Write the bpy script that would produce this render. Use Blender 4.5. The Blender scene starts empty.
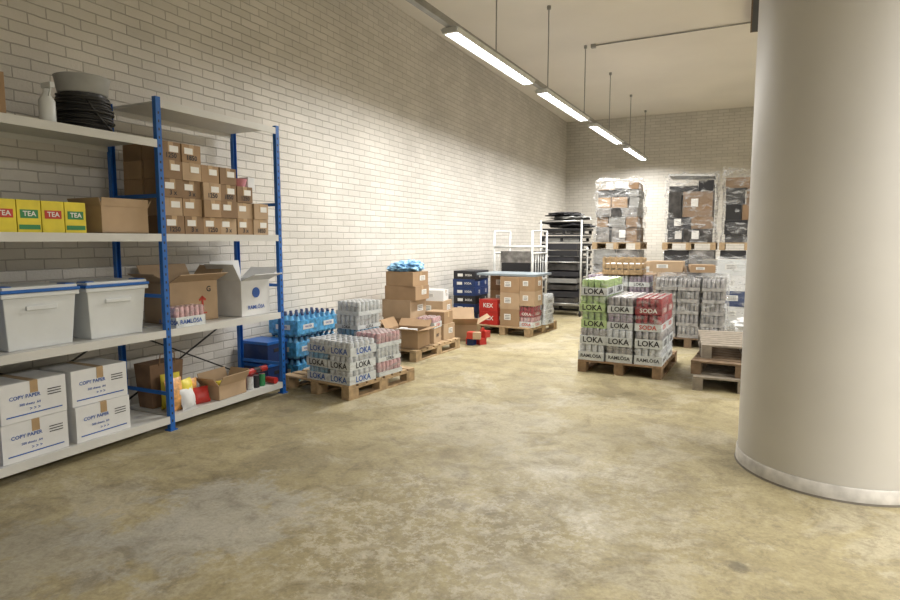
import bpy, math, random
from mathutils import Vector, Matrix, noise
ZOOM=None
random.seed(7)
R=random.Random(5)
D=bpy.data
COL=bpy.context.scene.collection

# ---------------------------------------------------------------- materials
def nmat(name):
    m=D.materials.new(name); m.use_nodes=True
    nt=m.node_tree; b=nt.nodes['Principled BSDF']
    return m,nt,b
def N(nt,t,**k):
    n=nt.nodes.new(t)
    for a,v in k.items(): setattr(n,a,v)
    return n
def c4(c): return (c[0],c[1],c[2],1)
MC={}
def mat(name,col,rough=.6,metal=0,var=.12,scale=8,alpha=1,emit=0,bump=0,spec=.5,randobj=0):
    if name in MC: return MC[name]
    m,nt,b=nmat(name)
    b.inputs['Roughness'].default_value=rough; b.inputs['Metallic'].default_value=metal
    b.inputs['Specular IOR Level'].default_value=spec
    tc=N(nt,'ShaderNodeTexCoord'); nz=N(nt,'ShaderNodeTexNoise'); nz.inputs['Scale'].default_value=scale; nz.inputs['Detail'].default_value=5
    nt.links.new(tc.outputs['Object'],nz.inputs['Vector'])
    cr=N(nt,'ShaderNodeValToRGB')
    cr.color_ramp.elements[0].position=.3; cr.color_ramp.elements[1].position=.7
    cr.color_ramp.elements[0].color=c4([x*(1-var) for x in col]); cr.color_ramp.elements[1].color=c4([min(1,x*(1+var)) for x in col])
    nt.links.new(nz.outputs['Fac'],cr.inputs['Fac']); nt.links.new(cr.outputs['Color'],b.inputs['Base Color'])
    if bump:
        bp=N(nt,'ShaderNodeBump'); bp.inputs['Strength'].default_value=bump; bp.inputs['Distance'].default_value=.02
        nt.links.new(nz.outputs['Fac'],bp.inputs['Height']); nt.links.new(bp.outputs['Normal'],b.inputs['Normal'])
    if alpha<1: b.inputs['Alpha'].default_value=alpha
    if emit:
        b.inputs['Emission Color'].default_value=c4(col); b.inputs['Emission Strength'].default_value=emit
    MC[name]=m; return m

CARD=mat('cardboard',(.34,.225,.13),.85,var=.1,scale=5)
CARD2=mat('cardboard_light',(.43,.31,.20),.85,var=.1,scale=5)
CARD3=mat('cardboard_dark',(.24,.155,.09),.85,var=.12,scale=5)
TAPE=mat('packing_tape',(.42,.29,.16),.3)
LABEL=mat('paper_label',(.75,.75,.73),.6,var=.04)
WHITE=mat('white_carton',(.68,.69,.70),.6,var=.05)
WHITEP=mat('white_plastic',(.66,.69,.71),.35,var=.03)
INK=mat('black_ink',(.02,.02,.025),.6)
INKB=mat('blue_ink',(.03,.10,.38),.6)
INKR=mat('red_ink',(.5,.05,.03),.6)
BLUEP=mat('blue_powder_coat',(.012,.12,.45),.4,var=.06)
BLUED=mat('dark_blue_plastic',(.012,.035,.13),.4)
SHELF=mat('shelf_board',(.60,.60,.58),.5,var=.06,scale=3)
STEEL=mat('galvanised_steel',(.42,.42,.41),.38,metal=.7,var=.1)
WSTEEL=mat('white_steel',(.62,.63,.62),.35,metal=.2)
GREYM=mat('grey_metal',(.30,.30,.29),.45,metal=.3)
BLACK=mat('black_rubber',(.012,.012,.013),.5)
BLACKP=mat('black_plastic',(.022,.022,.025),.4)
WOOD=mat('pallet_wood',(.40,.285,.165),.8,var=.28,scale=14)
WOODM=mat('brown_pallet_wood',(.26,.17,.095),.8,var=.28,scale=14)
WOODG=mat('weathered_wood',(.25,.215,.17),.85,var=.25,scale=14)
WOODD=mat('dark_wood',(.17,.115,.07),.85,var=.25,scale=12)
YEL=mat('yellow_print',(.72,.60,.04),.45)
ORG=mat('orange_foil',(.70,.36,.12),.3,var=.4,scale=25)
RED=mat('red_print',(.45,.03,.025),.4)
GRN=mat('green_print',(.36,.50,.22),.4,metal=.2,var=.3,scale=40)
GREEND=mat('dark_green_print',(.03,.22,.08),.4)
ALU=mat('can_aluminium',(.72,.72,.73),.28,metal=.85,var=.05)
ALUD=mat('can_grey',(.36,.35,.36),.35,metal=.5,var=.3,scale=30)
CBLUE=mat('can_blue',(.16,.34,.52),.35,metal=.3,var=.3,scale=30)
CWHITE=mat('can_white',(.58,.61,.64),.35,metal=.2,var=.2,scale=30)
CPUR=mat('can_purple',(.34,.28,.38),.35,metal=.3,var=.3,scale=30)
CRED=mat('can_red',(.30,.035,.045),.35,metal=.3,var=.4,scale=30)
CPINK=mat('can_pink',(.55,.34,.36),.35,metal=.2,var=.3,scale=30)
BAND=mat('pack_band',(.64,.68,.70),.3,var=.1,scale=10)
BANDG=mat('pack_band_green',(.50,.66,.32),.3,var=.12,scale=10)
BANDR=mat('pack_band_red',(.28,.04,.05),.3,var=.3,scale=14)
CYAN=mat('cyan_film',(.08,.33,.62),.22,var=.45,scale=22)
BOTTLE=mat('bottle_blue_plastic',(.14,.40,.66),.15,var=.3)
BAG=mat('blue_bag',(.30,.55,.80),.3,var=.2,scale=20,bump=.4)
PAPER=mat('brown_paper',(.20,.12,.07),.8,var=.2)
TABLE=mat('table_top',(.24,.29,.33),.35)
GOODS=mat('printed_goods',(.22,.21,.20),.4,var=.6,scale=9)
GOODSD=mat('dark_goods',(.05,.047,.045),.4,var=.7,scale=9)

def film(kind='stretch_film',lo=.07,hi=.55):
    if kind in MC: return MC[kind]
    m,nt,b=nmat(kind)
    b.inputs['Base Color'].default_value=(.82,.84,.86,1); b.inputs['Roughness'].default_value=.12
    tc=N(nt,'ShaderNodeTexCoord'); mp=N(nt,'ShaderNodeMapping'); mp.inputs['Scale'].default_value=(2.6,2.6,7); mp.inputs['Rotation'].default_value=(.35,.3,0)
    nz=N(nt,'ShaderNodeTexNoise'); nz.inputs['Scale'].default_value=1.6; nz.inputs['Detail'].default_value=7; nz.inputs['Distortion'].default_value=1.4
    nt.links.new(tc.outputs['Object'],mp.inputs['Vector']); nt.links.new(mp.outputs['Vector'],nz.inputs['Vector'])
    mr=N(nt,'ShaderNodeMapRange'); mr.inputs['From Min'].default_value=.48; mr.inputs['From Max'].default_value=.72
    mr.inputs['To Min'].default_value=lo; mr.inputs['To Max'].default_value=hi
    nt.links.new(nz.outputs['Fac'],mr.inputs['Value']); nt.links.new(mr.outputs['Result'],b.inputs['Alpha'])
    bp=N(nt,'ShaderNodeBump'); bp.inputs['Strength'].default_value=1; bp.inputs['Distance'].default_value=.06
    nt.links.new(nz.outputs['Fac'],bp.inputs['Height']); nt.links.new(bp.outputs['Normal'],b.inputs['Normal'])
    MC[kind]=m; return m

# ---------------------------------------------------------------- mesh builder
TXT={}
def textmesh(s):
    if s in TXT: return TXT[s]
    cu=D.curves.new('t','FONT'); cu.body=s; cu.align_x='CENTER'; cu.align_y='CENTER'; cu.size=1; cu.offset=.022; cu.resolution_u=2
    o=D.objects.new('t',cu); COL.objects.link(o)
    dg=bpy.context.evaluated_depsgraph_get(); me=D.meshes.new_from_object(o.evaluated_get(dg))
    vs=[v.co.copy() for v in me.vertices]; fs=[tuple(p.vertices) for p in me.polygons]
    D.objects.remove(o); D.curves.remove(cu); D.meshes.remove(me)
    TXT[s]=(vs,fs); return TXT[s]
class MB:
    def __init__(s): s.v=[];s.f=[];s.m=[];s.sl=[];s.M=Matrix.Identity(4);s.sm=[]
    def mi(s,m):
        if m not in s.sl: s.sl.append(m)
        return s.sl.index(m)
    def add(s,vs,fs,m,smooth=False):
        b=len(s.v); k=s.mi(m)
        s.v+= [tuple(s.M@Vector(v)) for v in vs]
        for f in fs: s.f.append(tuple(b+i for i in f)); s.m.append(k); s.sm.append(smooth)
    def box(s,c,d,m,rot=None,taper=1):
        x,y,z=d[0]/2,d[1]/2,d[2]/2
        vs=[]
        for sz in(-1,1):
            t=taper if sz<0 else 1
            for a,b in((-1,-1),(1,-1),(1,1),(-1,1)): vs.append(Vector((a*x*t,b*y*t,sz*z)))
        if rot is not None: vs=[rot@v for v in vs]
        vs=[v+Vector(c) for v in vs]
        s.add(vs,[(3,2,1,0),(4,5,6,7),(0,1,5,4),(1,2,6,5),(2,3,7,6),(3,0,4,7)],m)
    def lathe(s,c,prof,m,seg=12,axis='Z',smooth=True,capmat=None):
        vs=[];n=len(prof)
        for r,z in prof:
            for i in range(seg):
                a=2*math.pi*i/seg; p=Vector((r*math.cos(a),r*math.sin(a),z))
                if axis=='X': p=Vector((p.z,p.x,p.y))
                if axis=='Y': p=Vector((p.y,p.z,p.x))
                vs.append(p+Vector(c))
        fs=[]
        for j in range(n-1):
            for i in range(seg):
                k=(i+1)%seg; fs.append((j*seg+i,j*seg+k,(j+1)*seg+k,(j+1)*seg+i))
        s.add(vs,fs,m,smooth)
        s.add(vs[:seg],[tuple(reversed(range(seg)))],capmat or m); s.add(vs[-seg:],[tuple(range(seg))],capmat or m)
    def cyl(s,c,r,h,m,seg=14,axis='Z',capmat=None): # c = base
        s.lathe(c,[(r,0),(r,h)],m,seg,axis,True,capmat)
    def rod(s,a,b,r,m,seg=8):
        a=Vector(a);b=Vector(b);d=b-a;q=d.to_track_quat('Z','Y').to_matrix()
        vs=[]
        for z in(0,d.length):
            for i in range(seg):
                t=2*math.pi*i/seg; vs.append(a+q@Vector((r*math.cos(t),r*math.sin(t),z)))
        fs=[(i,(i+1)%seg,seg+(i+1)%seg,seg+i) for i in range(seg)]+[tuple(reversed(range(seg))),tuple(range(seg,2*seg))]
        s.add(vs,fs,m,True)
    def bar(s,a,b,w,m): # square bar
        a=Vector(a);b=Vector(b);d=b-a;q=d.to_track_quat('Z','Y').to_matrix()
        s.box((a+b)/2,(w,w,d.length),m,rot=q)
    def torus(s,c,Rr,r,m,seg=28,sg=6,jit=0,tilt=0):
        vs=[];fs=[]
        for i in range(seg):
            a=2*math.pi*i/seg
            for j in range(sg):
                b=2*math.pi*j/sg; q=Rr+r*math.cos(b)
                vs.append(Vector(c)+Vector((q*math.cos(a),q*math.sin(a),r*math.sin(b)+jit*math.sin(a+tilt)+jit*.5*math.sin(2*a+tilt*2))))
        for i in range(seg):
            for j in range(sg):
                i2=(i+1)%seg;j2=(j+1)%sg; fs.append((i*sg+j,i2*sg+j,i2*sg+j2,i*sg+j2))
        s.add(vs,fs,m,True)
    def text(s,t,size,c,m,face='-y'):
        vs,fs=textmesh(t)
        rx=Matrix.Rotation(math.pi/2,3,'X')
        q={'-y':0,'+x':math.pi/2,'+y':math.pi,'-x':-math.pi/2}[face]
        r=Matrix.Rotation(q,3,'Z')@rx
        s.add([r@(v*size)+Vector(c) for v in vs],fs,m)
    def tube(s,pts,r,m,seg=6):
        for a,b in zip(pts[:-1],pts[1:]): s.rod(a,b,r,m,seg)
    def finish(s,name,loc=(0,0,0),rz=0,bevel=0,parent=None):
        me=D.meshes.new(name); me.from_pydata(s.v,[],s.f); 
        for m in s.sl: me.materials.append(m)
        me.polygons.foreach_set('material_index',s.m); me.polygons.foreach_set('use_smooth',s.sm); me.update()
        o=D.objects.new(name,me); COL.objects.link(o); o.location=loc; o.rotation_euler=(0,0,rz)
        if bevel:
            bv=o.modifiers.new('bevel','BEVEL'); bv.width=bevel; bv.segments=2; bv.limit_method='ANGLE'; bv.angle_limit=math.radians(50)
        if parent: o.parent=parent
        return o
def T(mb,x,y,z,rz=0): mb.M=Matrix.Translation((x,y,z))@Matrix.Rotation(rz,4,'Z')

# ------------ component generators (write into builder at current transform)
def pallet(mb,w=.95,d=1.15,m=WOOD,h=.145):
    for x in(-1,0,1):
        mb.box((x*(w/2-.05),0,.011),(.10,d,.022),m)
        for y in(-1,0,1): mb.box((x*(w/2-.05),y*(d/2-.07),.022+.04),(.10,.14,.08-.002),m)
        mb.box((x*(w/2-.05),0,.112),(.10,d,.02),m)
    n=8; bw=d/n*.8
    for i in range(n):
        y=-d/2+bw/2+i*(d-bw)/(n-1); mb.box((R.uniform(-.004,.004),y,h-.011),(w,bw,.02),m)
def carton(mb,w,d,h,m=CARD,label='x',txt=None,tape=True,ink=INK,ts=.05):
    mb.box((0,0,h/2),(w,d,h),m)
    if tape:
        mb.box((0,0,h+.0008),(w*.99,.05,.0015),TAPE)
        for s in(-1,1): mb.box((s*(w/2+.0008),0,h-.04),(.0015,.05,.08),TAPE)
        mb.box((0,0,h+.0004),(w*.98,.003,.001),INK)
    if 'x' in label: 
        mb.box((w/2+.001,d*.12,h*.55),(.002,d*.35,h*.35),LABEL); 
        for k in range(3): mb.box((w/2+.0025,d*.12,h*(.45+.09*k)),(.001,d*.25,h*.03),INK)
    if 'y' in label:
        mb.box((-w*.1,-d/2-.001,h*.55),(w*.35,.002,h*.35),LABEL)
        for k in range(3): mb.box((-w*.1,-d/2-.0025,h*(.45+.09*k)),(w*.25,.001,h*.03),INK)
    if txt:
        mb.text(txt,ts,(w/2+.003,0,h*.5),ink,'+x'); mb.text(txt,ts,(0,-d/2-.003,h*.5),ink,'-y')
def opencarton(mb,w,d,h,m=CARD,ang=(40,60,50,70),fl=None,inner=CARD3,fill=None):
    t=.006
    mb.box((0,0,t/2),(w,d,t),m)
    mb.box((w/2-t/2,0,h/2),(t,d,h),m); mb.box((-w/2+t/2,0,h/2),(t,d,h),m)
    mb.box((0,d/2-t/2,h/2),(w-2*t,t,h),m); mb.box((0,-d/2+t/2,h/2),(w-2*t,t,h),m)
    fl=fl or d/2
    a=[math.radians(x) for x in ang]
    for i,(dx,dy,wid) in enumerate(((1,0,d),(-1,0,d),(0,1,w),(0,-1,w))):
        L=fl; cx=dx*w/2;cy=dy*d/2
        ca,sa=math.cos(a[i]),math.sin(a[i])
        c=(cx+dx*ca*L/2,cy+dy*ca*L/2,h+sa*L/2)
        if dx: rot=Matrix.Rotation(-a[i]*dx,3,'Y'); s_=(L,wid,t)
        else: rot=Matrix.Rotation(a[i]*dy,3,'X'); s_=(wid,L,t)
        mb.box(c,s_,m,rot=rot)
    if fill:
        for k in range(7):
            x=R.uniform(-.3,.3)*w;y=R.uniform(-.3,.3)*d
            mb.box((x,y,h*.5),(w*.2,d*.2,h*R.uniform(.8,1.05)),R.choice(fill),rot=Matrix.Rotation(R.uniform(-.3,.3),3,'Z'))
def canpack(mb,w,d,h,nx,ny,can=CWHITE,band=BAND,txt='LOKA',ink=INK,bh=.52,ts=None,seg=9):
    rx=w/nx/2*.98; ry=d/ny/2*.98; r=min(rx,ry)
    for i in range(nx):
        for j in range(ny):
            x=-w/2+(i+.5)*w/nx; y=-d/2+(j+.5)*d/ny
            mb.lathe((x,y,.004),[(r*.8,0),(r,.01),(r,h-.022),(r*.82,h-.006)],can,seg,capmat=ALU)
    t=.004; z=h*bh/2
    for s in(-1,1):
        mb.box((0,s*(d/2+.001),z),(w+.006,t,h*bh),band); mb.box((s*(w/2+.001),0,z),(t,d+.006,h*bh),band)
    mb.box((0,0,.003),(w,d,.005),band)
    f=film('pack_film',.03,.30)
    for s in(-1,1):
        mb.box((0,s*(d/2+.003),h*.5),(w+.008,.001,h-.01),f); mb.box((s*(w/2+.003),0,h*.5),(.001,d+.008,h-.01),f)
    if txt:
        ts=ts or min(w*.30,h*.46)
        mb.text(txt,ts,(0,-d/2-.0055,z),ink,'-y'); mb.text(txt,ts,(w/2+.0055,0,z),ink,'+x')
def bottlepack(mb,w,d,h,nx,ny):
    r=min(w/nx,d/ny)/2*.97
    for i in range(nx):
        for j in range(ny):
            x=-w/2+(i+.5)*w/nx; y=-d/2+(j+.5)*d/ny
            mb.lathe((x,y,0),[(r*.85,0),(r,.01),(r,h*.3),(r*.9,h*.35),(r*.9,h*.55),(r,h*.6),(r*.95,h*.7),(r*.4,h*.9),(r*.35,h*.93)],BOTTLE,8)
            mb.cyl((x,y,h*.93),r*.42,h*.07,BLUED,8)
    mb.box((0,0,h*.42),(w*1.01,d*1.01,h*.62),CYAN)
    mb.box((0,-d/2-.004,h*.42),(w*.5,.002,h*.22),LABEL); mb.box((w/2+.004,0,h*.42),(.002,d*.5,h*.22),LABEL)
    mb.text('WATER',h*.14,(0,-d/2-.006,h*.42),INKB,'-y'); mb.text('WATER',h*.14,(w/2+.006,0,h*.42),INKB,'+x')
def filmshell(mb,w,d,h,amp=.02,seed=0,z0=0):
    nx,nz=12,16
    per=[]
    for i in range(nx): per.append((-w/2+w*i/nx,-d/2))
    for i in range(nx): per.append((w/2,-d/2+d*i/nx))
    for i in range(nx): per.append((w/2-w*i/nx,d/2))
    for i in range(nx): per.append((-w/2,d/2-d*i/nx))
    vs=[]
    for k in range(nz+1):
        z=h*k/nz
        for x,y in per:
            n=noise.noise(Vector((x*6+seed,y*6,z*5)))
            s=1+amp*n*3
            zz_=z+(noise.noise(Vector((x*5,y*5,seed)))*.10 if k==nz else 0)
            vs.append((x*s,y*s,z0+zz_))
    L=len(per);fs=[]
    for k in range(nz):
        for i in range(L):
            j=(i+1)%L; fs.append((k*L+i,k*L+j,(k+1)*L+j,(k+1)*L+i))
    vs.append((0,0,z0+h+.01)); 
    for i in range(L): fs.append((nz*L+i,nz*L+(i+1)%L,len(vs)-1))
    mb.add(vs,fs,film())
def blob(mb,c,s,m,seed=0,amp=.35,n=12,fr=3):
    vs=[];fs=[];c=Vector(c)
    for i in range(n+1):
        th=math.pi*i/n
        for j in range(n*2):
            ph=math.pi*j/n
            p=Vector((math.sin(th)*math.cos(ph),math.sin(th)*math.sin(ph),math.cos(th)))
            k=1+amp*noise.noise(p*fr+Vector((seed,0,0)))
            q=Vector((p.x*s[0]*k,p.y*s[1]*k,max(-s[2]*.8,p.z*s[2]*k)))
            vs.append(c+q)
    L=n*2
    for i in range(n):
        for j in range(L): fs.append((i*L+j,(i+1)*L+j,(i+1)*L+(j+1)%L,i*L+(j+1)%L))
    mb.add(vs,fs,m)

# ---------------------------------------------------------------- room
XL,XR,YB,YN,ZC=-4.85,6.5,18.2,-3.5,5.08
def brickmat(name,axis):
    m,nt,b=nmat(name)
    tc=N(nt,'ShaderNodeTexCoord'); sp=N(nt,'ShaderNodeSeparateXYZ'); cb=N(nt,'ShaderNodeCombineXYZ')
    nt.links.new(tc.outputs['Object'],sp.inputs[0])
    nt.links.new(sp.outputs['Y' if axis=='y' else 'X'],cb.inputs['X']); nt.links.new(sp.outputs['Z'],cb.inputs['Y'])
    nz0=N(nt,'ShaderNodeTexNoise'); nz0.inputs['Scale'].default_value=7
    nt.links.new(cb.outputs[0],nz0.inputs['Vector'])
    vm=N(nt,'ShaderNodeVectorMath',operation='SCALE'); vm.inputs['Scale'].default_value=.014
    nt.links.new(nz0.outputs['Color'],vm.inputs[0])
    va=N(nt,'ShaderNodeVectorMath',operation='ADD'); nt.links.new(cb.outputs[0],va.inputs[0]); nt.links.new(vm.outputs[0],va.inputs[1])
    br=N(nt,'ShaderNodeTexBrick'); br.offset=.5
    br.inputs['Scale'].default_value=1; br.inputs['Brick Width'].default_value=.27; br.inputs['Row Height'].default_value=.083
    br.inputs['Mortar Size'].default_value=.0065; br.inputs['Mortar Smooth'].default_value=.6; br.inputs['Bias'].default_value=0
    br.inputs['Color1'].default_value=(.65,.625,.585,1); br.inputs['Color2'].default_value=(.58,.56,.52,1); br.inputs['Mortar'].default_value=(.42,.40,.37,1)
    nt.links.new(va.outputs[0],br.inputs['Vector'])
    nz=N(nt,'ShaderNodeTexNoise'); nz.inputs['Scale'].default_value=1.1; nz.inputs['Detail'].default_value=8
    nt.links.new(cb.outputs[0],nz.inputs['Vector'])
    mr=N(nt,'ShaderNodeMapRange'); mr.inputs['From Min'].default_value=.3; mr.inputs['From Max'].default_value=.7; mr.inputs['To Min'].default_value=.88; mr.inputs['To Max'].default_value=1.06
    nt.links.new(nz.outputs['Fac'],mr.inputs['Value'])
    mx=N(nt,'ShaderNodeVectorMath',operation='SCALE'); nt.links.new(br.outputs['Color'],mx.inputs[0]); nt.links.new(mr.outputs[0],mx.inputs['Scale'])
    nt.links.new(mx.outputs[0],b.inputs['Base Color']); b.inputs['Roughness'].default_value=.55
    nf=N(nt,'ShaderNodeTexNoise'); nf.inputs['Scale'].default_value=45; nt.links.new(cb.outputs[0],nf.inputs['Vector'])
    ma=N(nt,'ShaderNodeMath',operation='MULTIPLY_ADD'); ma.inputs[1].default_value=-1; nt.links.new(br.outputs['Fac'],ma.inputs[0])
    m2=N(nt,'ShaderNodeMath',operation='MULTIPLY'); m2.inputs[1].default_value=.45; nt.links.new(nf.outputs['Fac'],m2.inputs[0]); nt.links.new(m2.outputs[0],ma.inputs[2])
    bp=N(nt,'ShaderNodeBump'); bp.inputs['Strength'].default_value=.6; bp.inputs['Distance'].default_value=.011
    nt.links.new(ma.outputs[0],bp.inputs['Height']); nt.links.new(bp.outputs['Normal'],b.inputs['Normal'])
    return m
def floormat():
    m,nt,b=nmat('worn_concrete')
    tc=N(nt,'ShaderNodeTexCoord')
    def noi(s,d=8,dist=0,rough=.6,off=0):
        n=N(nt,'ShaderNodeTexNoise'); n.inputs['Scale'].default_value=s; n.inputs['Detail'].default_value=d; n.inputs['Distortion'].default_value=dist; n.inputs['Roughness'].default_value=rough
        if off:
            mp=N(nt,'ShaderNodeMapping'); mp.inputs['Location'].default_value=(off,off*.7,0); nt.links.new(tc.outputs['Object'],mp.inputs[0]); nt.links.new(mp.outputs[0],n.inputs['Vector'])
        else: nt.links.new(tc.outputs['Object'],n.inputs['Vector'])
        return n.outputs['Fac']
    def ramp(n,*st):
        r=N(nt,'ShaderNodeValToRGB'); e=r.color_ramp.elements
        e[0].position,e[0].color=st[0][0],c4(st[0][1]); e[1].position,e[1].color=st[-1][0],c4(st[-1][1])
        for p,c in st[1:-1]: x=e.new(p); x.color=c4(c)
        nt.links.new(n,r.inputs['Fac']); return r.outputs[0]
    def g(v): return (v,v,v)
    def mth(op,a,bb,cl=False):
        x=N(nt,'ShaderNodeMath',operation=op); x.use_clamp=cl
        for i,s in enumerate((a,bb)):
            if isinstance(s,(int,float)): x.inputs[i].default_value=s
            else: nt.links.new(s,x.inputs[i])
        return x.outputs[0]
    def mix(a,bb,f,mode='MIX'):
        x=N(nt,'ShaderNodeMix',data_type='RGBA',blend_type=mode)
        if isinstance(f,(int,float)): x.inputs[0].default_value=f
        else: nt.links.new(f,x.inputs[0])
        for s,k in((a,6),(bb,7)):
            if isinstance(s,tuple): x.inputs[k].default_value=c4(s)
            else: nt.links.new(s,x.inputs[k])
        return x.outputs[2]
    def spot(x,y,r,soft,wob=.5):
        vd=N(nt,'ShaderNodeVectorMath',operation='DISTANCE'); nt.links.new(tc.outputs['Object'],vd.inputs[0]); vd.inputs[1].default_value=(x,y,0)
        w=mth('MULTIPLY',mth('SUBTRACT',noi(3.0,9,.3,.7,x*3),.5),wob*4)
        d=mth('ADD',vd.outputs['Value'],w)
        mr=N(nt,'ShaderNodeMapRange'); mr.inputs['From Min'].default_value=r; mr.inputs['From Max'].default_value=r-soft; nt.links.new(d,mr.inputs['Value']); return mr.outputs[0]
    c=ramp(noi(.75,9,.6,.62),(.30,(.27,.225,.125)),(.45,(.345,.295,.17)),(.56,(.40,.345,.205)),(.7,(.46,.40,.26)))
    c=mix(c,(.225,.19,.12),mth('MULTIPLY',ramp(noi(1.5,10,.9,.68,3.1),(.51,g(0)),(.60,g(1))),.55))
    c=mix(c,(.46,.415,.305),mth('MULTIPLY',ramp(noi(1.1,9,.5,.7,9.3),(.53,g(0)),(.58,g(1))),.6))
    c=mix(c,(.43,.415,.37),mth('MULTIPLY',spot(-2.6,2.3,.6,.18,.5),.7))
    c=mix(c,(.37,.355,.31),mth('MULTIPLY',spot(-3.0,1.7,.5,.2,.6),.55))
    c=mix(c,(.45,.41,.31),mth('MULTIPLY',spot(-1.9,4.6,.7,.2,.6),.45))
    fl=ramp(noi(11,10,.2,.8),(.50,g(0)),(.52,g(1)))
    zone=mth('ADD',spot(-1.5,2.7,.95,.5,.6),mth('MULTIPLY',spot(-.6,3.5,.9,.5,.6),.6),True)
    c=mix(c,(.54,.49,.38),mth('MULTIPLY',mth('MULTIPLY',fl,zone),.65))
    fl2=ramp(noi(7,10,.3,.8,5.5),(.54,g(0)),(.57,g(1)))
    c=mix(c,(.24,.205,.135),mth('MULTIPLY',mth('MULTIPLY',fl2,ramp(noi(.6,5,.2,.5,2.2),(.46,g(0)),(.56,g(1)))),.5))
    c=mix(c,(.10,.09,.07),mth('MULTIPLY',spot(.05,3.05,.06,.03,.04),.6))
    c=mix(c,ramp(noi(42,6,0,.75),(.3,g(.68)),(.7,g(1.18))),.8,'MULTIPLY')
    c=mix(c,ramp(noi(4.5,10,.8,.75,7.7),(.36,(.66,.65,.62)),(.5,g(1)),(.66,g(1.12))),.8,'MULTIPLY')
    nt.links.new(c,b.inputs['Base Color'])
    rr=N(nt,'ShaderNodeMapRange'); rr.inputs['From Min'].default_value=.3; rr.inputs['From Max'].default_value=.7; rr.inputs['To Min'].default_value=.34; rr.inputs['To Max'].default_value=.75
    nt.links.new(noi(2.2,9,.4,.7),rr.inputs['Value']); nt.links.new(rr.outputs[0],b.inputs['Roughness'])
    b.inputs['Specular IOR Level'].default_value=.33
    bp=N(nt,'ShaderNodeBump'); bp.inputs['Strength'].default_value=.25; bp.inputs['Distance'].default_value=.01
    nt.links.new(noi(14,9,0,.7),bp.inputs['Height']); nt.links.new(bp.outputs['Normal'],b.inputs['Normal'])
    return m
def slab(name,a,b_,m):
    mb=MB(); a=Vector(a);b_=Vector(b_); mb.box((a+b_)/2,b_-a,m); return mb.finish(name)
BW=brickmat('painted_brick_side','y'); BB=brickmat('painted_brick_back','x')
CEIL=mat('ceiling_paint',(.74,.71,.67),.8,var=.05,scale=.6)
PLAS=mat('plaster_paint',(.62,.60,.56),.8,var=.04,scale=.6)
slab('floor',(XL-.2,YN-.2,-.1),(XR+.2,YB+.2,0),floormat())
slab('ceiling',(XL-.2,YN-.2,ZC),(XR+.2,YB+.2,ZC+.1),CEIL)
slab('wall_left',(XL-.2,YN-.2,0),(XL,YB+.2,ZC),BW)
slab('wall_back',(XL,YB,0),(XR,YB+.2,ZC),BB)
slab('wall_right',(XR,YN-.2,0),(XR+.2,YB+.2,ZC),PLAS)
slab('wall_front',(XL,YN-.2,0),(XR,YN,ZC),PLAS)

# column
mb=MB(); CM=mat('column_paint',(.63,.615,.59),.5,var=.05,scale=1.2,bump=.05)
CB=mat('column_base_paint',(.60,.58,.55),.5,var=.25,scale=10); CD=mat('dark_line',(.20,.18,.15),.8)  # CD: darker rings at the foot and upper edge of the base band
mb.lathe((0,0,0),[(.598,0),(.594,.012)],CD,72)
mb.lathe((0,0,0),[(.592,0),(.590,.085),(.581,.095)],CB,72); mb.lathe((0,0,.09),[(.582,0),(.5815,.005)],CD,72)
mb.lathe((0,0,.09),[(.58,0),(.58,ZC-.09)],CM,72)
mb.finish('column',(.626,4.69,0))
# ---------------------------------------------------------------- lights
TUBE=mat('fluorescent_tube',(1,.98,.95),.4,var=0,emit=14)
def lightrow(x0,x1,y0,y1,starts,power,z=3.75,rods=()):
    e=D.objects.new('hanging_fluorescent_light',None); COL.objects.link(e)
    fx=lambda y:x0+(x1-x0)*(y-6)/(12)
    mb=MB()
    mb.bar((fx(y0),y0,z+.08),(fx(y1),y1,z+.08),.07,GREYM)
    mb.bar((fx(y0)-.06,y0,z+.10),(fx(y1)-.06,y1,z+.10),.03,WSTEEL)
    ang=math.atan2(-(x1-x0),12)
    for s in starts:
        yc=s+1.15; rot=Matrix.Rotation(ang,3,'Z')
        mb.box((fx(yc),yc,z+.035),(.17,2.4,.025),WSTEEL,rot=rot)
        for k in(-1,1): mb.box((fx(yc)+k*.09,yc,z+.012),(.008,2.4,.055),WSTEEL,rot=rot@Matrix.Rotation(.5*k,3,'Y'))
        for k in(-1,1): mb.box((fx(yc+k*1.19),yc+k*1.19,z+.01),(.16,.03,.05),WSTEEL,rot=rot)
    mb.finish('light_track',parent=e)
    mb=MB()
    for s in starts:
        for k in(-.035,.035): mb.rod((fx(s)+k,s,z),(fx(s+2.3)+k,s+2.3,z),.017,TUBE)
    mb.finish('fluorescent_tubes',parent=e)
    mb=MB()
    for y in rods: mb.rod((fx(y),y,z+.1),(fx(y),y,ZC),.009,GREYM); mb.cyl((fx(y),y,ZC-.05),.03,.05,GREYM)
    mb.finish('suspension_rods',parent=e)
    for s in starts:
        l=D.lights.new('tube_light','AREA'); l.shape='RECTANGLE'; l.size=.14; l.size_y=2.3; l.energy=power; l.color=(1,.972,.92); l.spread=math.radians(170)
        o=D.objects.new('tube_light',l); COL.objects.link(o); o.location=(fx(s+1.15),s+1.15,z-.025); o.rotation_euler=(0,0,ang); o.parent=e
    return e
lightrow(-2.87,-2.47,1.0,17.9,(6,8.95,11.95,15.1),126,rods=(2.5,7.2,9.2,11.3,13.3,15.5,17.5))
lightrow(3.3,3.3,-2,17.9,(-1,2,5,9,13),165,rods=(-1,3,7,11,15))  # second row, out of view, added to light the foreground and column
mb=MB(); mb.rod((-2.55,11.3,ZC-.02),(3.3,11.15,ZC-.02),.012,GREYM); mb.box((-2.55,11.3,ZC-.03),(.08,.08,.06),GREYM); mb.finish('cable_conduit')
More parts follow.
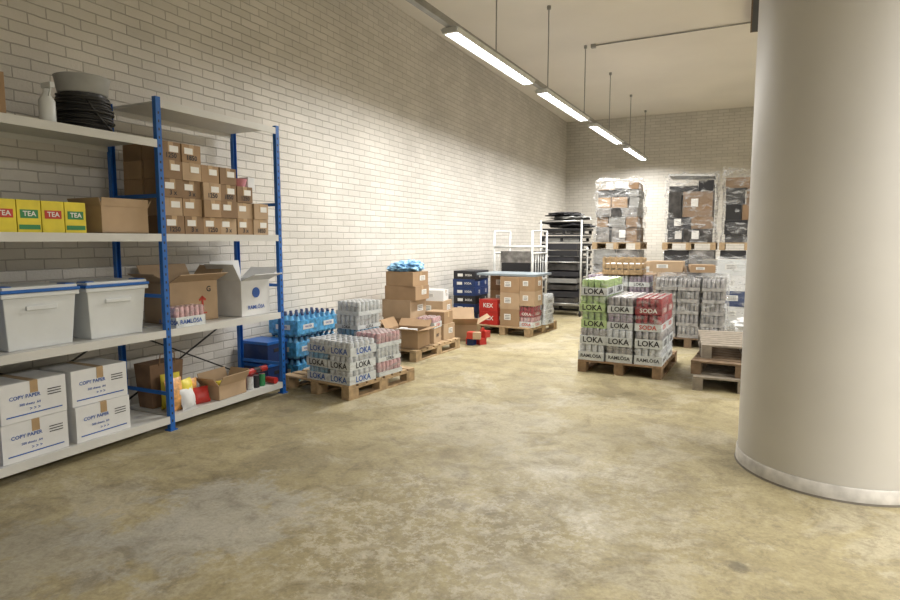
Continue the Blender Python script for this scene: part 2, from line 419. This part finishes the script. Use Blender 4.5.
mb=MB(); mb.box((.2,7.6,ZC-.11),(.4,7,.22),WOODD); mb.box((.2,7.6,ZC-.225),(.36,6.9,.01),BLACK); mb.finish('ceiling_duct')

# ---------------------------------------------------------------- shelving
SX=-4.12; SD=.6; XB=SX-SD
mb=MB()
ys=[.65,1.99,3.33,4.67]; HT=2.66
for y in ys:
    for x in(SX-.02,XB+.02):
        mb.box((x,y-.02,HT/2),(.04,.004,HT),BLUEP); mb.box((x+(.018 if x>-4.4 else -.018),y,HT/2),(.004,.045,HT),BLUEP)
        mb.box((x,y+.02,HT/2),(.04,.004,HT),BLUEP)
        for k in range(40): mb.box((x+(.0205 if x>-4.4 else -.0205),y,.08+k*.063),(.001,.012,.02),INK)
        mb.box((x,y,.004),(.07,.07,.008),BLUEP)
    for z in(.3,1.1,1.9): mb.box((SX-SD/2,y,z),(SD-.06,.012,.03),BLUEP)
def board(y0,y1,z,m=SHELF):
    mb.box((SX-SD/2,(y0+y1)/2,z-.01),(SD-.012,y1-y0-.05,.018),m)
    for x in(SX-.006,XB+.006): mb.box((x,(y0+y1)/2,z-.03),(.010,y1-y0-.045,.06),m)
for a,b_,lv in((ys[0],ys[1],(.12,.83,1.6,2.33)),(ys[1],ys[2],(.12,.83,1.6,2.33)),(ys[2],ys[3],(.12,.83,1.6,2.64))):
    for z in lv: board(a,b_,z,SHELF)
for a,b_ in((ys[1],ys[2]),(ys[2],ys[3])):
    mb.bar((XB+.0,a,.15),(XB+.0,b_,.8),.012,BLACK); mb.bar((XB-.01,a,.8),(XB-.01,b_,.15),.012,BLACK)
mb.finish('shelving_unit')

L1,L2,L3,L4=.12,.83,1.6,2.33
for y in(2.30,2.77,1.84):
    for k in range(2):
        mb=MB(); w,d,h=.36,.42,.255
        carton(mb,w,d,h,WHITE,'',None,True)
        mb.box((w/2+.001,0,h*.16),(.002,d*.85,h*.03),INKB); mb.text('COPY PAPER',.034,(w/2+.003,-.06,h*.62),INKB,'+x'); mb.text('500 sheets  A4',.022,(w/2+.003,-.03,h*.42),INKB,'+x')
        for q in range(3): mb.box((w/2+.002,.13,h*(.55+.07*q)),(.001,.09,.006),INK)
        mb.text('> > >',.03,(w/2+.003,0,h*.28),INKB,'+x')
        mb.finish('paper_carton',(-4.34+R.uniform(-.01,.01),y,L1+k*.258),R.uniform(-.03,.03),.004)
def bin_(y,w=.47):
    mb=MB(); h=.38; mb.box((0,0,h/2),(.42,w,h),WHITEP,taper=.88)
    mb.box((0,0,h-.02),(.45,w+.03,.03),WHITEP); mb.box((0,0,h+.008),(.462,w+.042,.022),BLUEP); mb.box((0,0,h+.026),(.44,w+.01,.022),WHITEP)
    for s in(-1,1): mb.box((0,s*(w/2+.022),h-.01),(.14,.015,.07),BLUEP)
    for s in(-1,1): mb.box((.15,s*(w/2-.03),h+.038),(.10,.07,.01),BLUEP)
    mb.box((.212,0,h*.72),(.014,.2,.03),WHITEP)
    mb.finish('storage_bin',(-4.40,y,L2),0,.006)
bin_(2.96); bin_(2.41); bin_(1.7)
mb=MB()
for i in range(4):
    for j in range(2):
        T(mb,-4.25-j*.17,2.21+i*.152,0)
        mb.box((0,0,.105),(.15,.145,.21),YEL); mb.box((.076,0,.12),(.002,.11,.055),GREEND if i%2 else INKR); mb.text('TEA',.045,(.079,0,.12),LABEL,'+x'); mb.box((.076,0,.035),(.002,.13,.03),GREEND if i%2 else YEL)
        mb.box((0,0,.211),(.12,.11,.002),GREEND)
mb.M=Matrix.Identity(4); mb.finish('tea_boxes',(0,0,L3),0,.003)
mb=MB(); opencarton(mb,.36,.38,.2,CARD2,(84,70,60,75),.06); mb.finish('cardboard_box',(-4.36,3.05,L3),0)
mb=MB(); mb.lathe((0,0,0),[(.05,0),(.05,.12),(.02,.17),(.015,.2)],INK,12); mb.box((.02,0,.22),(.08,.03,.03),INK)
mb.finish('pump_bottle',(-4.62,2.80,L3))
# cable coil on a drum with a grey tub on top
mb=MB()
mb.lathe((0,0,0),[(.18,0),(.18,.012)],BLACKP,32); mb.cyl((0,0,.012),.145,.25,BLACKP,24)
for i in range(26):
    rr_=.178-abs(i-11)*.0012+R.uniform(-.012,.010)
    mb.torus((R.uniform(-.010,.010),R.uniform(-.010,.010),.028+i*.0085),rr_,.0085,BLACK,36,6,R.uniform(-.014,.014),R.uniform(0,6))
mb.tube([(.16,-.08,.2),(.19,-.04,.12),(.185,.02,.06),(.18,.08,.012)],.008,BLACK)
mb.lathe((0,0,.262),[(.15,0),(.16,.006),(.178,.115),(.182,.12),(.17,.125),(.16,.06)],mat('grey_plastic',(.36,.37,.38),.5),32)
mb.finish('cable_reel',(-4.34,2.88,L4))
mb=MB(); mb.lathe((0,0,0),[(.045,0),(.05,.02),(.05,.15),(.02,.2),(.02,.23)],WHITEP,16); mb.box((.02,0,.25),(.1,.03,.035),WHITEP); mb.bar((.05,0,.235),(.03,0,.18),.01,WHITEP)
mb.finish('spray_bottle',(-4.24,2.56,L4))
mb=MB(); carton(mb,.3,.3,.28,CARD,'x'); mb.finish('cardboard_box',(-4.4,2.16,L4),0,.003)
# small cartons
mb=MB()
cw=.195; hh=.148
for row,x in enumerate((-4.27,-4.50)):
    for i,n in enumerate((5,5,5,4,4,3) if row else (5,5,4,4,3,2)):
        y=3.46+i*.2
        if y+.1>4.64: continue
        for k in range(n):
            T(mb,x+R.uniform(-.015,.015),y+R.uniform(-.004,.004),k*hh,R.uniform(-.03,.03))
            carton(mb,.215,cw-.004,hh-.002,R.choice((CARD,CARD,CARD3,CARD2)),'',None,True)
            w=.215
            mb.box((w/2+.001,R.choice((-.03,.03)),hh*.62),(.002,.085,.05),LABEL)
            if k%2==0: mb.text(R.choice(('1850','1250','3 x')),.055,(w/2+.003,.0,hh*.25),INK,'+x')
mb.M=Matrix.Identity(4); mb.finish('small_cardboard_boxes',(0,0,L3),0,.003)
mb=MB(); mb.lathe((0,0,0),[(.05,0),(.075,.1)],mat('pink_print',(.6,.25,.3),.5),16); mb.box((0,.1,.06),(.12,.09,.12),WHITE); mb.finish('party_cups',(-4.45,4.48,L3+.445))
# level 2 right
mb=MB(); opencarton(mb,.34,.5,.36,CARD2,(25,60,50,28),.16,fill=None)
mb.text('G',.07,(.174,.15,.28),INK,'+x')
mb.box((.173,.08,.15),(.002,.02,.14),INKR); mb.box((.173,.065,.2),(.002,.05,.02),INKR,rot=Matrix.Rotation(.7,3,'X')); mb.box((.173,.095,.2),(.002,.05,.02),INKR,rot=Matrix.Rotation(-.7,3,'X'))
mb.box((.173,.08,.07),(.002,.09,.012),INKR)
mb.finish('cardboard_box',(-4.50,3.79,L2),-.03)
mb=MB(); opencarton(mb,.36,.38,.34,WHITE,(20,80,35,60),.18); mb.text('RAMLÖSA',.05,(.184,0,.08),INKB,'+x'); mb.lathe((.181,0,.22),[(.05,0),(.05,.004)],INKB,20,'X')
mb.finish('cardboard_box',(-4.36,4.37,L2),.02)
mb=MB(); canpack(mb,.15,.30,.17,3,6,CPINK,BAND,'RAMLÖSA',INKB,ts=.05,bh=.5); mb.finish('shelf_can_pack',(-4.215,3.57,L2+.0),0)
# bottom right
mb=MB(); mb.box((0,0,.19),(.2,.34,.38),PAPER,taper=.85)
mb.tube([(.1,-.08,.36),(.11,-.07,.46),(.11,.07,.46),(.1,.08,.36)],.006,PAPER); mb.finish('paper_bag',(-4.52,3.54,L1),0,.004)
def foilbag(mb,c,w,h,t,m,seed,lean=0,rz=0):
    vs=[];fs=[];n=8;mm=7
    for side in(1,-1):
        for j in range(mm+1):
            for i in range(n+1):
                u=i/n*2-1;v=j/mm
                th=t*(1-u*u)**.5*math.sin(math.pi*min(1,max(0,v)))**.6 if abs(u)<1 else 0
                wv=noise.noise(Vector((u*3+seed,v*4,side)))*.012
                p=Vector(((th+wv)*side+lean*v*h,u*w/2*(1-.06*math.sin(math.pi*v)),v*h))
                vs.append(Matrix.Rotation(rz,3,'Z')@p+Vector(c))
    K=(n+1)*(mm+1)
    for s in(0,1):
        for j in range(mm):
            for i in range(n):
                a=s*K+j*(n+1)+i; q=(a,a+1,a+n+2,a+n+1); fs.append(q if s==0 else q[::-1])
    mb.add(vs,fs,m,True)
mb=MB()
for i,(x,y,h,m,le,rz) in enumerate(((.02,0,.27,ORG,-.15,0),(.0,.13,.24,YEL,-.1,.3),(-.10,.04,.30,YEL,0,-.2),(.05,.10,.17,WHITE,-.2,.2),(-.08,.2,.22,ORG,.1,.1),(.03,.25,.14,RED,-.3,-.2))):
    foilbag(mb,(x,y,0),.17,h,.045,m,i*3,le,rz)
mb.finish('snack_bags',(-4.24,3.46,L1))
mb=MB(); opencarton(mb,.22,.34,.13,CARD2,(60,70,60,50),.1,fill=[LABEL,YEL,WHITE]); mb.finish('cardboard_box',(-4.25,4.0,L1),.05)
mb=MB()
for i in range(6):
    mb.cyl((-.05+(i%2)*.09,(i//2)*.08,0),.033,.12,(RED,CWHITE,RED,INK,RED,GREEND)[i],12,capmat=ALU)
mb.cyl((0,.27,.035),.033,.12,RED,12,'X'); 
for i in range(3): mb.cyl((0,.0+i*.08,.155),.03,.1,(RED,INK,RED)[i],12,'Y',capmat=ALU)
mb.finish('drink_cans',(-4.24,4.28,L1))
mb=MB(); mb.box((0,0,.06),(.16,.14,.12),GREYM); mb.cyl((0,0,.12),.05,.05,BLACKP); mb.finish('small_pump',(-4.52,4.1,L1),.2,.005)

# ---------------------------------------------------------------- floor goods, left
def bottles(loc,layers,nx=6,ny=4,w=.42,d=.30,h=.24,rz=0,grid=(1,1)):
    mb=MB()
    for k in range(layers):
        for a in range(grid[0]):
            for b_ in range(grid[1]):
                T(mb,a*(w+.01)+R.uniform(-.012,.012),b_*(d+.015),k*h,R.uniform(-.02,.02)); bottlepack(mb,w,d,h,nx,ny)
    mb.M=Matrix.Identity(4); return mb.finish('water_bottle_packs',loc,rz)
bottles((-4.52,5.30,0),3,w=.40,d=.36,nx=5,ny=4,grid=(1,2),h=.245)
mb=MB()
for k in range(2): mb.box((0,0,.12+k*.24),(.36,.3,.22),BLUED); mb.box((0,0,.225+k*.24),(.38,.32,.03),BLUEP); mb.box((.182,0,.14+k*.24),(.004,.12,.04),INK)
mb.finish('plastic_crate',(-4.6,4.92,0),0,.004)

def pal(name,x,y,rz,w=.95,d=1.15,m=WOOD,z=0):
    mb=MB(); pallet(mb,w,d,m); return mb.finish(name,(x,y,z),rz,.002)
PH=.146
ra=math.radians(-8)
AX,AY=-3.74,5.28
pal('wooden_pallet',AX,AY,ra,.95,1.05)
def onA(x,y): c,s=math.cos(ra),math.sin(ra); return (AX+c*x-s*y,AY+s*x+c*y)
mb=MB()
for k in range(3):
    for i,(x,y) in enumerate(((.03,-.31),(.33,-.31))):
        T(mb,x+R.uniform(-.006,.006),y+R.uniform(-.01,.01),k*.14,R.uniform(-.015,.015)); canpack(mb,.285,.38,.138,4,5,(CBLUE,CWHITE)[i] if k<2 else CWHITE,BAND,'LOKA',(INKB,INK,INKB)[k],bh=.6,ts=.082)
mb.M=Matrix.Identity(4); x,y=onA(0,0); mb.finish('drink_can_packs',(x,y,PH),ra)
mb=MB()
for k in range(5):
    for i,(x,y) in enumerate(((-.05,.20),(.30,.12))):
        if i==1 and k>2: continue
        T(mb,x+R.uniform(-.01,.01),y+R.uniform(-.005,.005),k*.15,R.uniform(-.015,.015)); canpack(mb,.325,.37,.148,5,6,(ALUD,CWHITE,CBLUE,CWHITE,CWHITE)[k] if i==0 else (CPINK,CWHITE,CPINK)[k],BAND,'LOKA' if k%2 else None,INK,bh=.3,ts=.045)
mb.M=Matrix.Identity(4); x,y=onA(0,0); mb.finish('drink_can_packs',(x,y,PH),ra)

pal('wooden_pallet',-4.1,7.22,math.radians(-3),.96,1.2)
def cart(name,x,y,z,w,d,h,m=CARD,rz=0,label='xy',txt=None,**k):
    mb=MB(); carton(mb,w,d,h,m,label,txt,**k); return mb.finish(name,(x,y,z),rz,.004)
zz=PH
for w,d,h,m in((.5,.42,.30,CARD),(.48,.42,.26,CARD2),(.5,.4,.2,CARD),(.46,.4,.2,CARD)):
    cart('cardboard_box',-4.32+R.uniform(-.03,.03),7.5,zz,w,d,h-.002,m,R.uniform(-.08,.08),label='x'); zz+=h
mb=MB(); blob(mb,(0,0,.066),(.22,.19,.08),BAG,3,.55,22,3.2); blob(mb,(.09,.03,.072),(.15,.17,.085),BAG,9,.6,20,3.5); blob(mb,(-.12,-.05,.05),(.1,.13,.06),BAG,14,.6,18,3.5); mb.finish('blue_plastic_bag',(-4.32,7.5,zz),0)
cart('cardboard_box',-4.38,6.85,PH,.34,.42,.3,CARD,.05)
mb=MB(); opencarton(mb,.46,.4,.24,CARD,(10,60,40,15),.14,fill=[WHITE,CWHITE,LABEL]); mb.finish('cardboard_box',(-3.93,6.87,PH),.1)
mb=MB(); carton(mb,.3,.28,.2,CARD2,'y','BIO',ts=.06); mb.finish('cardboard_box',(-3.86,7.3,PH),.1,.004)
mb=MB(); carton(mb,.34,.3,.22,CARD2,'x'); T(mb,0,0,.222,.1); carton(mb,.3,.28,.17,CARD,'y'); mb.M=Matrix.Identity(4); mb.finish('cardboard_box',(-3.86,7.66,PH),-.1,.003)
mb=MB(); canpack(mb,.26,.28,.15,4,4,CPINK,BAND,'LOKA',INKR,ts=.06,seg=8); mb.finish('drink_can_packs',(-3.84,7.31,PH+.204),.1)
cart('cardboard_box',-4.40,8.55,0,.5,.45,.35,CARD,0); cart('cardboard_box',-4.40,8.55,.352,.46,.42,.24,CARD2,.1,'xy')
cart('white_carton',-4.37,8.53,.594,.36,.32,.17,WHITE,.2,'xy')
mb=MB(); foilbag(mb,(0,0,0),.25,.24,.07,GRN,2); foilbag(mb,(-.1,.05,0),.22,.2,.06,YEL,5); mb.finish('snack_bags',(-4.0,8.12,0))
mb=MB(); opencarton(mb,.42,.42,.25,CARD2,(30,65,60,30),.24,fill=[PAPER,CARD3]); mb.finish('cardboard_box',(-3.90,8.55,0),.5)
mb=MB()
for i in range(7):
    T(mb,R.uniform(-.1,.12),R.uniform(-.15,.1),0 if i<4 else .1,R.uniform(0,3)); mb.box((0,0,.05),(.12,.1,.1),(RED,INKR,RED,BLUED,INKR,CARD2,RED)[i])
mb.M=Matrix.Identity(4); foilbag(mb,(.02,.08,0),.2,.24,.05,RED,4,.2,.5); mb.finish('red_packages',(-3.50,8.20,0))
mb=MB()
for k in range(7):
    for i in range(2):
        T(mb,R.uniform(-.02,.02),i*.32,k*.145,R.uniform(-.03,.03)); carton(mb,.42,.3,.143,BLUED if k%3 else INK,'',None,False); mb.text('|||',.07,(.214,.03,.07),LABEL,'+x'); mb.box((-.08,-.152,.07),(.1,.002,.05),LABEL); mb.text('SODA',.05,(.08,-.153,.07),LABEL,'-y')
mb.M=Matrix.Identity(4); mb.finish('drink_cartons',(-4.33,9.72,0),0,.003)
# pallet C
pal('wooden_pallet',-3.4,9.72,math.radians(-6),1.0,1.15)
def stackc(x,y,z,w,d,hs,ms,name='cardboard_box',label='xy',txt=None,rz=-.1,**k):
    for i,h in enumerate(hs):
        cart(name,x+R.uniform(-.01,.01),y,z,w,d,h-.002,ms[i%len(ms)],rz+R.uniform(-.04,.04),label,txt,**k); z+=h
    return z
stackc(-3.72,9.38,PH,.34,.3,(.22,.20),(RED,RED),'red_carton','','KEX',ink=LABEL,ts=.1)
stackc(-3.335,9.36,PH,.34,.34,(.28,.27,.26),(CARD,CARD2,CARD))
mb=MB()
for k in range(2): T(mb,0,0,k*.17,0); canpack(mb,.24,.32,.168,4,5,CRED if k else CPINK,BANDR if k else BAND,'COLA',LABEL if k else INKR,ts=.06)
mb.M=Matrix.Identity(4); mb.finish('drink_can_packs',(-3.04,9.35,PH),-.1)
stackc(-3.04,9.35,PH+.345,.26,.34,(.24,.23),(CARD2,CARD),txt=None)
mb=MB()
for k in range(3): T(mb,0,0,k*.17,0); canpack(mb,.28,.36,.168,4,5,CWHITE,BAND,'LOKA',INK,ts=.06)
mb.M=Matrix.Identity(4); mb.finish('drink_can_packs',(-2.98,9.78,PH),-.1)
stackc(-3.6,9.9,PH,.5,.5,(.27,.27,.26),(CARD3,CARD)); 
mb=MB(); mb.box((0,0,.02),(1.05,.75,.035),TABLE); mb.box((0,0,.003),(1.0,.7,.005),WHITEP); mb.finish('table_top',(-3.42,9.62,PH+.816),-.06,.004)

# roll cage cart
mb=MB(); W,Dp,Hh=.8,.7,1.72
for y in(-Dp/2,Dp/2):
    for x in(-W/2,W/2): mb.rod((x,y,.18),(x,y,Hh),.022,WSTEEL)
    for x in(-W/2,W/2): mb.cyl((x-.015,y,.06),.06,.03,BLACK,16,'X'); mb.bar((x,y,.08),(x,y,.18),.03,STEEL)
for x in(-W/2,W/2):
    for z in(.25,.8,1.3,Hh): mb.rod((x,-Dp/2,z),(x,Dp/2,z),.018,WSTEEL)
    for k in range(6): mb.rod((x,-Dp/2+(k+.5)*Dp/6,.25),(x,-Dp/2+(k+.5)*Dp/6,1.3),.006,WSTEEL)
mb.box((0,0,.2),(W,Dp,.03),STEEL)
for y in(-Dp/2,Dp/2): mb.rod((-W/2,y,1.42),(W/2,y,1.42),.024,WSTEEL)
T(mb,0,.05,.216); 
for k in range(5): mb.box((R.uniform(-.03,.03),0,.11+k*.225),(.66,.5,.22),(BLACKP,CARD3,BLUED,BLACKP,GOODS)[k],rot=Matrix.Rotation(R.uniform(-.05,.05),3,'Z'))
mb.M=Matrix.Identity(4)
mb.finish('roll_cage_cart',(-3.86,11.2,0),-.1)
# stack of plastic pallets with folded tarps
mb=MB()
for k in range(11):
    z=k*.165; T(mb,R.uniform(-.03,.03),R.uniform(-.03,.03),z,R.uniform(-.04,.04)); 
    mb.box((0,0,.13),(.95,.75,.05),BLACKP); mb.box((0,0,.03),(.9,.7,.03),GREYM if k%2 else BLACKP)
    for x in(-.42,0,.42):
        for y in(-.33,.33): mb.box((x,y,.08),(.06,.06,.08),BLACKP)
    for x in(-.21,.21): mb.box((x,-.30,.08),(.34,.02,.06),STEEL if k%3==0 else GOODSD)
mb.M=Matrix.Identity(4)
for k in range(4): blob(mb,(R.uniform(-.12,.12),0,1.86+k*.085),(.5-.04*k,.4,.055),(BLACKP,INK,GREYM,BLACKP)[k],k,.5,12,3)
mb.finish('plastic_pallet_stack',(-3.5,13.3,0),0)
mb=MB()
for x in(-.42,.42):
    for y in(-.3,.3): mb.rod((x,y,.1),(x,y,1.95 if y<0 else 1.4),.02,WSTEEL); mb.cyl((x-.015,y,.06),.06,.03,BLACK,14,'X')
for z in(.25,1.1,1.93): mb.rod((-.42,-.3,z),(.42,-.3,z),.016,STEEL)
for x in(-.42,.42):
    for z in(.25,1.35): mb.rod((x,-.3,z),(x,.3,z),.016,WSTEEL)
mb.box((0,0,.22),(.84,.6,.02),STEEL); 
for k in range(9): mb.box((R.uniform(-.04,.04),0,.30+k*.14),(R.uniform(.6,.76),.5,R.uniform(.09,.125)),R.choice((CARD3,BLACKP,GOODSD,GREYM,INK)),rot=Matrix.Rotation(R.uniform(-.06,.06),3,'Z'))
mb.finish('steel_trolley',(-3.3,12.35,0),.02)

# ---------------------------------------------------------------- right: pallet D
rd=math.radians(-3)
pal('wooden_pallet',-1.17,7.52,rd,.95,1.15,WOODM)
def onD(x,y): c,s=math.cos(rd),math.sin(rd); return (-1.17+c*x-s*y,7.52+s*x+c*y)
mb=MB(); hp=.19
for k in range(2):
    for i,x in enumerate((-.315,0,.315)):
        for j,y in enumerate((-.36,.06)):
            T(mb,x+R.uniform(-.006,.006),y+R.uniform(-.012,.012),k*hp,R.uniform(-.03,.03)); canpack(mb,.295,.385,hp-.002,4,5,ALUD if (i+k)%2 else CWHITE,BAND,'LOKA' if k else 'RAMLÖSA',INK,bh=.55,ts=.09 if k else .055)
mb.M=Matrix.Identity(4); mb.finish('drink_can_packs',onD(0,0)+(PH,),rd)
z1=PH+2*hp
mb=MB()
for k in range(3):
    for y in(-.34,.07):
        T(mb,-.315+R.uniform(-.01,.01),y,k*hp,R.uniform(-.04,.04)); canpack(mb,.295,.385,hp-.002,4,5,GRN,BANDG if k!=2 else BAND,'LOKA',INK,bh=.5,ts=.09)
mb.M=Matrix.Identity(4); mb.finish('drink_can_packs',onD(0,0)+(z1,),rd)
mb=MB()
for k in range(2):
    for j,y in enumerate((-.34,.07)):
        T(mb,-.005,y,k*hp,R.uniform(-.03,.03)); canpack(mb,.285,.385,hp-.002,4,5,(CPUR,ALUD)[k],BAND,'LOKA',INK,bh=.45,ts=.08)
mb.M=Matrix.Identity(4); mb.finish('drink_can_packs',onD(0,0)+(z1,),rd)
mb=MB()
for k in range(2):
    for j,y in enumerate((-.34,.07)):
        T(mb,.305,y,k*hp,R.uniform(-.03,.03)); canpack(mb,.285,.385,hp-.002,4,5,CRED,BANDR if k else BAND,'SODA',LABEL if k else INKR,bh=.45,ts=.07)
mb.M=Matrix.Identity(4); mb.finish('drink_can_packs',onD(0,0)+(z1,),rd)
# empty pallets right
pal('wooden_pallet',.06,7.2,math.radians(3),.95,1.15,WOODG); pal('wooden_pallet',.10,7.26,math.radians(-4),.95,1.15,WOODD,z=PH); pal('wooden_pallet',.10,7.5,math.radians(5),.95,1.15,WOODG,z=2*PH)
# film-wrapped grey can pallet
pal('wooden_pallet',-.62,9.75,0,1.0,1.15,WOODD)
mb=MB(); GB=mat('grey_band',(.30,.29,.28),.5,var=.5,scale=16)
for k in range(5):
    for i in range(3):
        for j in range(2):
            T(mb,-.33+i*.32,-.3+j*.44,k*.17,R.uniform(-.06,.06)); canpack(mb,.29,.40,.168,5,5,R.choice((ALUD,GOODS,GOODS)),GB,None,bh=.3,seg=7)
mb.M=Matrix.Identity(4); filmshell(mb,1.0,.9,.9,.035,4); mb.finish('drink_can_packs',(-.62,9.7,PH),0)
pal('wooden_pallet',-1.72,10.3,0,1.0,1.15,WOODD)
mb=MB()
for k in range(5):
    for i in range(3):
        T(mb,-.33+i*.33,-.3,k*.17,R.uniform(-.03,.03)); canpack(mb,.31,.40,.168,5,5,R.choice((ALUD,CWHITE,CPUR)),BAND,'LOKA',INK,bh=.4,seg=7,ts=.06)
mb.M=Matrix.Identity(4); mb.box((0,.25,.42),(.95,.55,.84),CARD3); mb.finish('drink_can_packs',(-1.72,10.2,PH),0)
mb=MB()
for k in range(3):
    for s in(-1,1): mb.box((0,s*.28,.05+k*.09),(.62,.018,.07),WOOD); mb.box((s*.30,0,.05+k*.09),(.018,.54,.07),WOOD)
for k in range(7): mb.box((-.28+k*.093,-.295,.15),(.03,.012,.28),WOOD)
mb.box((0,0,.01),(.62,.56,.015),WOOD); mb.box((0,0,.1),(.55,.5,.15),WHITE)
mb.finish('wooden_crate',(-1.66,9.95,PH+.856),.05)
zz=stackc(-.98,9.65,PH+.93,.46,.4,(.16,),(CARD2,),rz=0,label='y')
cart('cardboard_box',-.50,9.68,PH+.93,.34,.36,.11,CARD,.15,'y')
mb=MB(); zc=0
for k in range(5):
    T(mb,R.uniform(-.03,.03),0,zc,R.uniform(-.05,.05)); carton(mb,.5,.45,.245,(WHITEP,WHITE,BLUED,WHITE,WHITEP)[k],'y',None); zc+=.248
mb.M=Matrix.Identity(4); filmshell(mb,.56,.52,1.26,.03,12); mb.finish('white_cartons',(-.05,10.75,0),0,.0)
mb=MB(); 
for k in range(3): blob(mb,(R.uniform(-.03,.03),0,.1+k*.17),(.3,.25,.12),WHITE,k,.4,14,3)
mb.finish('white_sacks',(.30,8.75,0))

# ---------------------------------------------------------------- back pallets
def load(x,y,seed,lower,goodsU,hu,hl=1.2,w=.95,d=.95,labels=True,top=None,n=5,q=2):
    rr=random.Random(seed)
    mb=MB(); pallet(mb,w+.05,d+.05,WOOD)
    T(mb,0,0,PH); nb=4
    for k in range(nb):
        h=hl/nb
        for i in range(2): mb.box(((i-.5)*w/2+rr.uniform(-.01,.01),rr.uniform(-.03,.02),h*(k+.5)),(w/2-.02,d-.06,h-.01),rr.choice(lower))
    vv=len(mb.v); filmshell(mb,w+.02,d+.02,hl-.08,.012,seed)
    mb.M=Matrix.Identity(4); mb.finish('wrapped_pallet_load',(x,y,0),0)
    mb=MB(); pallet(mb,w+.04,d+.05,WOOD); T(mb,0,0,PH)
    zc=0; hs=[rr.uniform(.6,1.4) for _ in range(n)]; tot=sum(hs)
    for k in range(n):
        h=hu*hs[k]/tot
        ws=[rr.uniform(.6,1.4) for _ in range(q)]; tw=sum(ws); xx=-(w-.1)/2
        for i in range(q):
            ww=(w-.1)*ws[i]/tw; dy=rr.uniform(-.08,.03); hh_=h-(rr.uniform(.0,.2) if k==n-1 else .006)
            T(mb,xx+ww/2,dy,PH+zc,rr.uniform(-.04,.04))
            mb.box((0,0,hh_/2),(ww-rr.uniform(.01,.04),d-.14,hh_),rr.choice(goodsU))
            if labels and rr.random()<.4: mb.box((rr.uniform(-.08,.08),-(d-.14)/2-.004,h*.55),(.13,.006,min(.16,h*.6)),LABEL)
            xx+=ww
        zc+=h
    T(mb,0,0,PH)
    if top: mb.box((0,0,hu+.02),(w*.9,d*.9,.03),top,rot=Matrix.Rotation(.05,3,'Y')); 
    filmshell(mb,w-.02,d-.02,hu+.05,.045,seed+3)
    mb.M=Matrix.Identity(4); mb.finish('wrapped_pallet_load',(x,y,PH+hl+.012),0)
load(-2.35,13.4,1,(GOODS,CWHITE,GREYM,CARD3),(GOODS,GREYM,GOODS,CARD,GOODSD,CARD3),1.28,n=6,q=3)
load(-.92,13.3,5,(CARD3,BLACKP,CARD,GOODS),(GOODSD,BLACKP,INK,CARD3),1.30,top=WHITE,n=4)
load(.13,13.3,9,(BLACKP,CARD,GOODSD),(BLACKP,INK,CARD3),1.36,labels=False,n=5,q=2)
pal('wooden_pallet',-.2,11.9,0,1.0,1.0,WOOD)
stackc(-.2,11.9,PH,.8,.7,(.35,.35,.35),(CARD,GOODS,GREYM),rz=0)
pal('wooden_pallet',-1.5,12.0,0,1.0,.8,WOOD)
stackc(-1.5,12.0,PH,.85,.7,(.35,.35,.3),(CARD3,GOODS,CARD2),rz=0)

# ---------------------------------------------------------------- world, camera
w=D.worlds.new('world'); bpy.context.scene.world=w; w.use_nodes=True
w.node_tree.nodes['Background'].inputs[0].default_value=(.9,.87,.8,1); w.node_tree.nodes['Background'].inputs[1].default_value=.05
cam=D.cameras.new('camera'); co=D.objects.new('camera',cam); COL.objects.link(co)
bpy.context.scene.camera=co
cam.sensor_width=36; cam.lens=24; cam.clip_start=.05
co.location=(0,0,1.55); co.rotation_euler=(math.pi/2-math.radians(5.7),0,math.radians(25.7))
if ZOOM:
    k,u,v=ZOOM; cam.lens=24*k; cam.shift_x=k*(u-450)/900; cam.shift_y=k*(300-v)/900
sc=bpy.context.scene
sc.view_settings.view_transform='Standard'; sc.view_settings.look='None'; sc.view_settings.exposure=.14
